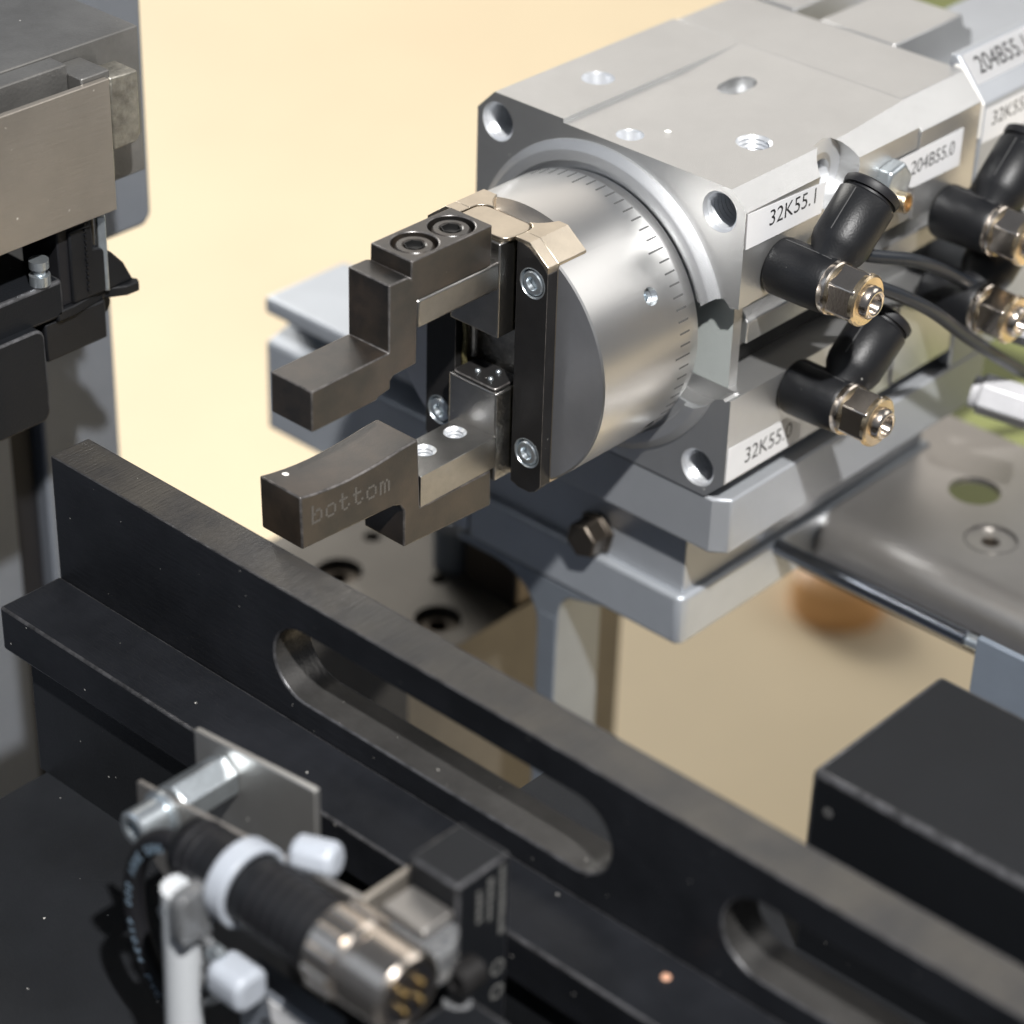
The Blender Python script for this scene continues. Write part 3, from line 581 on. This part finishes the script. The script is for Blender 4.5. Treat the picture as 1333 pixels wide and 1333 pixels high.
ct = root('cable_tie', 'white nylon tie strapped round the ribbed connector', 'cable tie', (-147, -57, -24), group='white nylon cable ties')
obj('strap', lathe((-145, -55.0, -25.4), (0.0, -1, .0), [(0, 5.75), (0, 6.9), (3.9, 6.9), (3.9, 5.75)], 48, closed=True), 'white_nylon', ct, bevel=.3)
obj('tie_head', lathe((-137.6, -60.0, -22.0), (.35, -1, .1), [(0, 0), (0, 2.4), (1, 3.1), (6.5, 3.1), (7.5, 2.3), (7.5, 0)], 9), 'white_nylon', ct, bevel=.4)
ct2 = root('cable_tie', 'white nylon tie head with loop beside the clear tube at the bottom', 'cable tie', (-150, -58, -40), group='white nylon cable ties')
obj('tie_head', prism(rr(-154, -147.5, -42.4, -35.8, 2.2, 5), 'y', -64.5, -57.0), 'white_nylon', ct2, bevel=1.1, seg=3)
obj('strap', tube([(-151, -56.9, -36), (-151, -52, -33.5), (-151.5, -48.5, -33.5), (-152, -46, -38), (-152, -48, -46), (-151, -52, -48.5), (-150.5, -55.5, -46), (-150.5, -56.5, -41.5), (-150.5, -54.5, -39.5), (-150.5, -52.6, -42), (-151, -53.4, -45)], .8, 10), 'clear_tube', ct2)
tu = root('clear_tube', 'transparent plastic tube clip standing upright at the bottom left', 'tube', (-152, -50, -74))
obj('tube_wall', tube([(-152, -50.2, -26), (-152, -49.9, -40), (-152, -49.2, -58), (-152, -48.4, -76)], 3.1, 20), 'tube_plastic', tu)
obj('tube_core', tube([(-152, -50.1, -31), (-152, -49.8, -44), (-152, -48.4, -76)], 1.3, 12), 'chip_white', tu)
obj('tube_clip', prism(rr(-156, -149, -33.5, -24.0, 1.6, 4), 'y', -54.8, -51.9), 'clear_tube', tu, bevel=.4)
for y, z in ((-45.8, -34.5), (-56.8, -36.0)): obj('screw', lathe((-150.5, y, z), (-1, 0, 0), [(0, 0), (0, 1.7), (1.4, 1.6), (1.8, .8), (1.8, 0)], 16), 'zinc', tu)
pc = root('printed_cable', 'black cable looped at bottom left with pale blue printed characters', 'cable', (-147, -45, -40))
LC = lambda a: Vector((-146, -44+13.0*math.cos(a), -43.8+18.4*math.sin(a)))
loop = [(-145, -50, -25.0)] + [tuple(LC(math.radians(88-k*14))) for k in range(13)] + [(-145, -50, -68), (-144, -56, -76)]
obj('sheath', tube(loop, 1.75, 16, sub=6), 'plastic_dark', pc)
GL = '0005 300V 000 4X034 PVC A'
for k, ch in enumerate(GL):
    if ch == ' ': continue
    a = math.radians(78-k*150/len(GL)); p = LC(a) + Vector((-1.72, 0, 0))
    t = Vector((0, -13*math.sin(a), 18.4*math.cos(a))).normalized(); n = Vector((-1, 0, 0))
    obj('lettering', put(text_bm(ch, 1.15, 1.5), p-t*.5, -t, n.cross(-t), .05), 'print_blue', pc)
sx = root('photo_sensor', 'black box sensor with faint printed side at bottom centre', 'sensor', (-130, -95, -76))
obj('sensor_body', prism([(-118.4, -76.4), (-118.4, -86.7), (-129.8, -86.7), (-129.8, -76.4)], 'z', -75.9, -18), 'black_box', sx, bevel=.5)
obj('lower_body', box(-142, -129.9, -99, -87.6, -75.9, -37), 'black_box', sx, bevel=1.2, seg=3)
obj('cover', prism([(-137.4, -76.2), (-129.9, -76.2), (-129.9, -87.5), (-134, -90), (-137.4, -90)], 'z', -31, -24.5), 'clear_tube', sx, bevel=.8)
obj('mount_flange', box(-136.5, -129.9, -86.2, -77.4, -24.4, -22.6), 'stainless', sx, bevel=.4)
obj('lens_cap', lathe((-130.0, -90.8, -31), (-1, 0, 0), [(0, 0), (0, 2.6), (4.2, 2.6), (4.6, 2.1), (4.6, 1.3), (3, 1.2), (3, 0)], 24), 'black_bar', sx)
obj('indicator_lens', lathe((-132, -89.2, -38.6), (-.3, -.2, 1), [(0, 0), (0, 2.6), (2.0, 2.2), (2.8, 0)], 20), 'clear_tube', sx)
for x0_, z_, n_ in ((-120.6, -19.4, 9), (-123.2, -20.5, 6), (-125.6, -21.5, 5)):
    bm = B(); z = z_
    for k in range(n_):
        l = random.uniform(.8, 1.6); box(x0_, x0_+random.uniform(.9, 1.3), -86.75, -86.705, z-l, z, bm); z -= l+.35
    obj('print_line', bm, 'print_grey', sx)['kind'] = 'stuff'
for z_ in (-39.5, -44.5): obj('symbol', lathe((-120.6, -86.72, z_), (0, -1, 0), [(0, 1.0), (.05, 1.0), (.05, 1.5), (0, 1.5)], 20, closed=True), 'print_grey', sx)
lp = root('tagged_post', 'grey post with white label at the bottom edge under the connector', 'post', (-139, -58, -76))
obj('post_body', box(-146.8, -142.2, -76, -56.5, -75.9, -42.5), 'column_grey', lp, bevel=.4)
lb = obj('adhesive_label', prism([(-63.4, -43.6), (-75, -43.6), (-75, -60), (-66.5, -60)], 'x', -146.98, -146.82), 'label_paper', lp)
obj('lettering', put(text_bm('70', 4.4, 3.6), (-146.99, -66.2, -51.5), (0, .35, 1), (0, 1, -.35), .02), 'ink', lb)

# rubbed edges: the bevelled edge faces of the dark machined pieces wear lighter
for o in bpy.data.objects:
    if o.type != 'MESH' or 'bevel' not in o.modifiers: continue
    n = o.data.materials[0].name if o.data.materials else ''
    e = {'rail_black': 'edge_wear', 'black_box': 'edge_wear', 'black_oxide': 'edge_light', 'black_bar': 'edge_light'}.get(n)
    if e:
        o.data.materials.append(M[e]); o.modifiers['bevel'].material = len(o.data.materials)-1
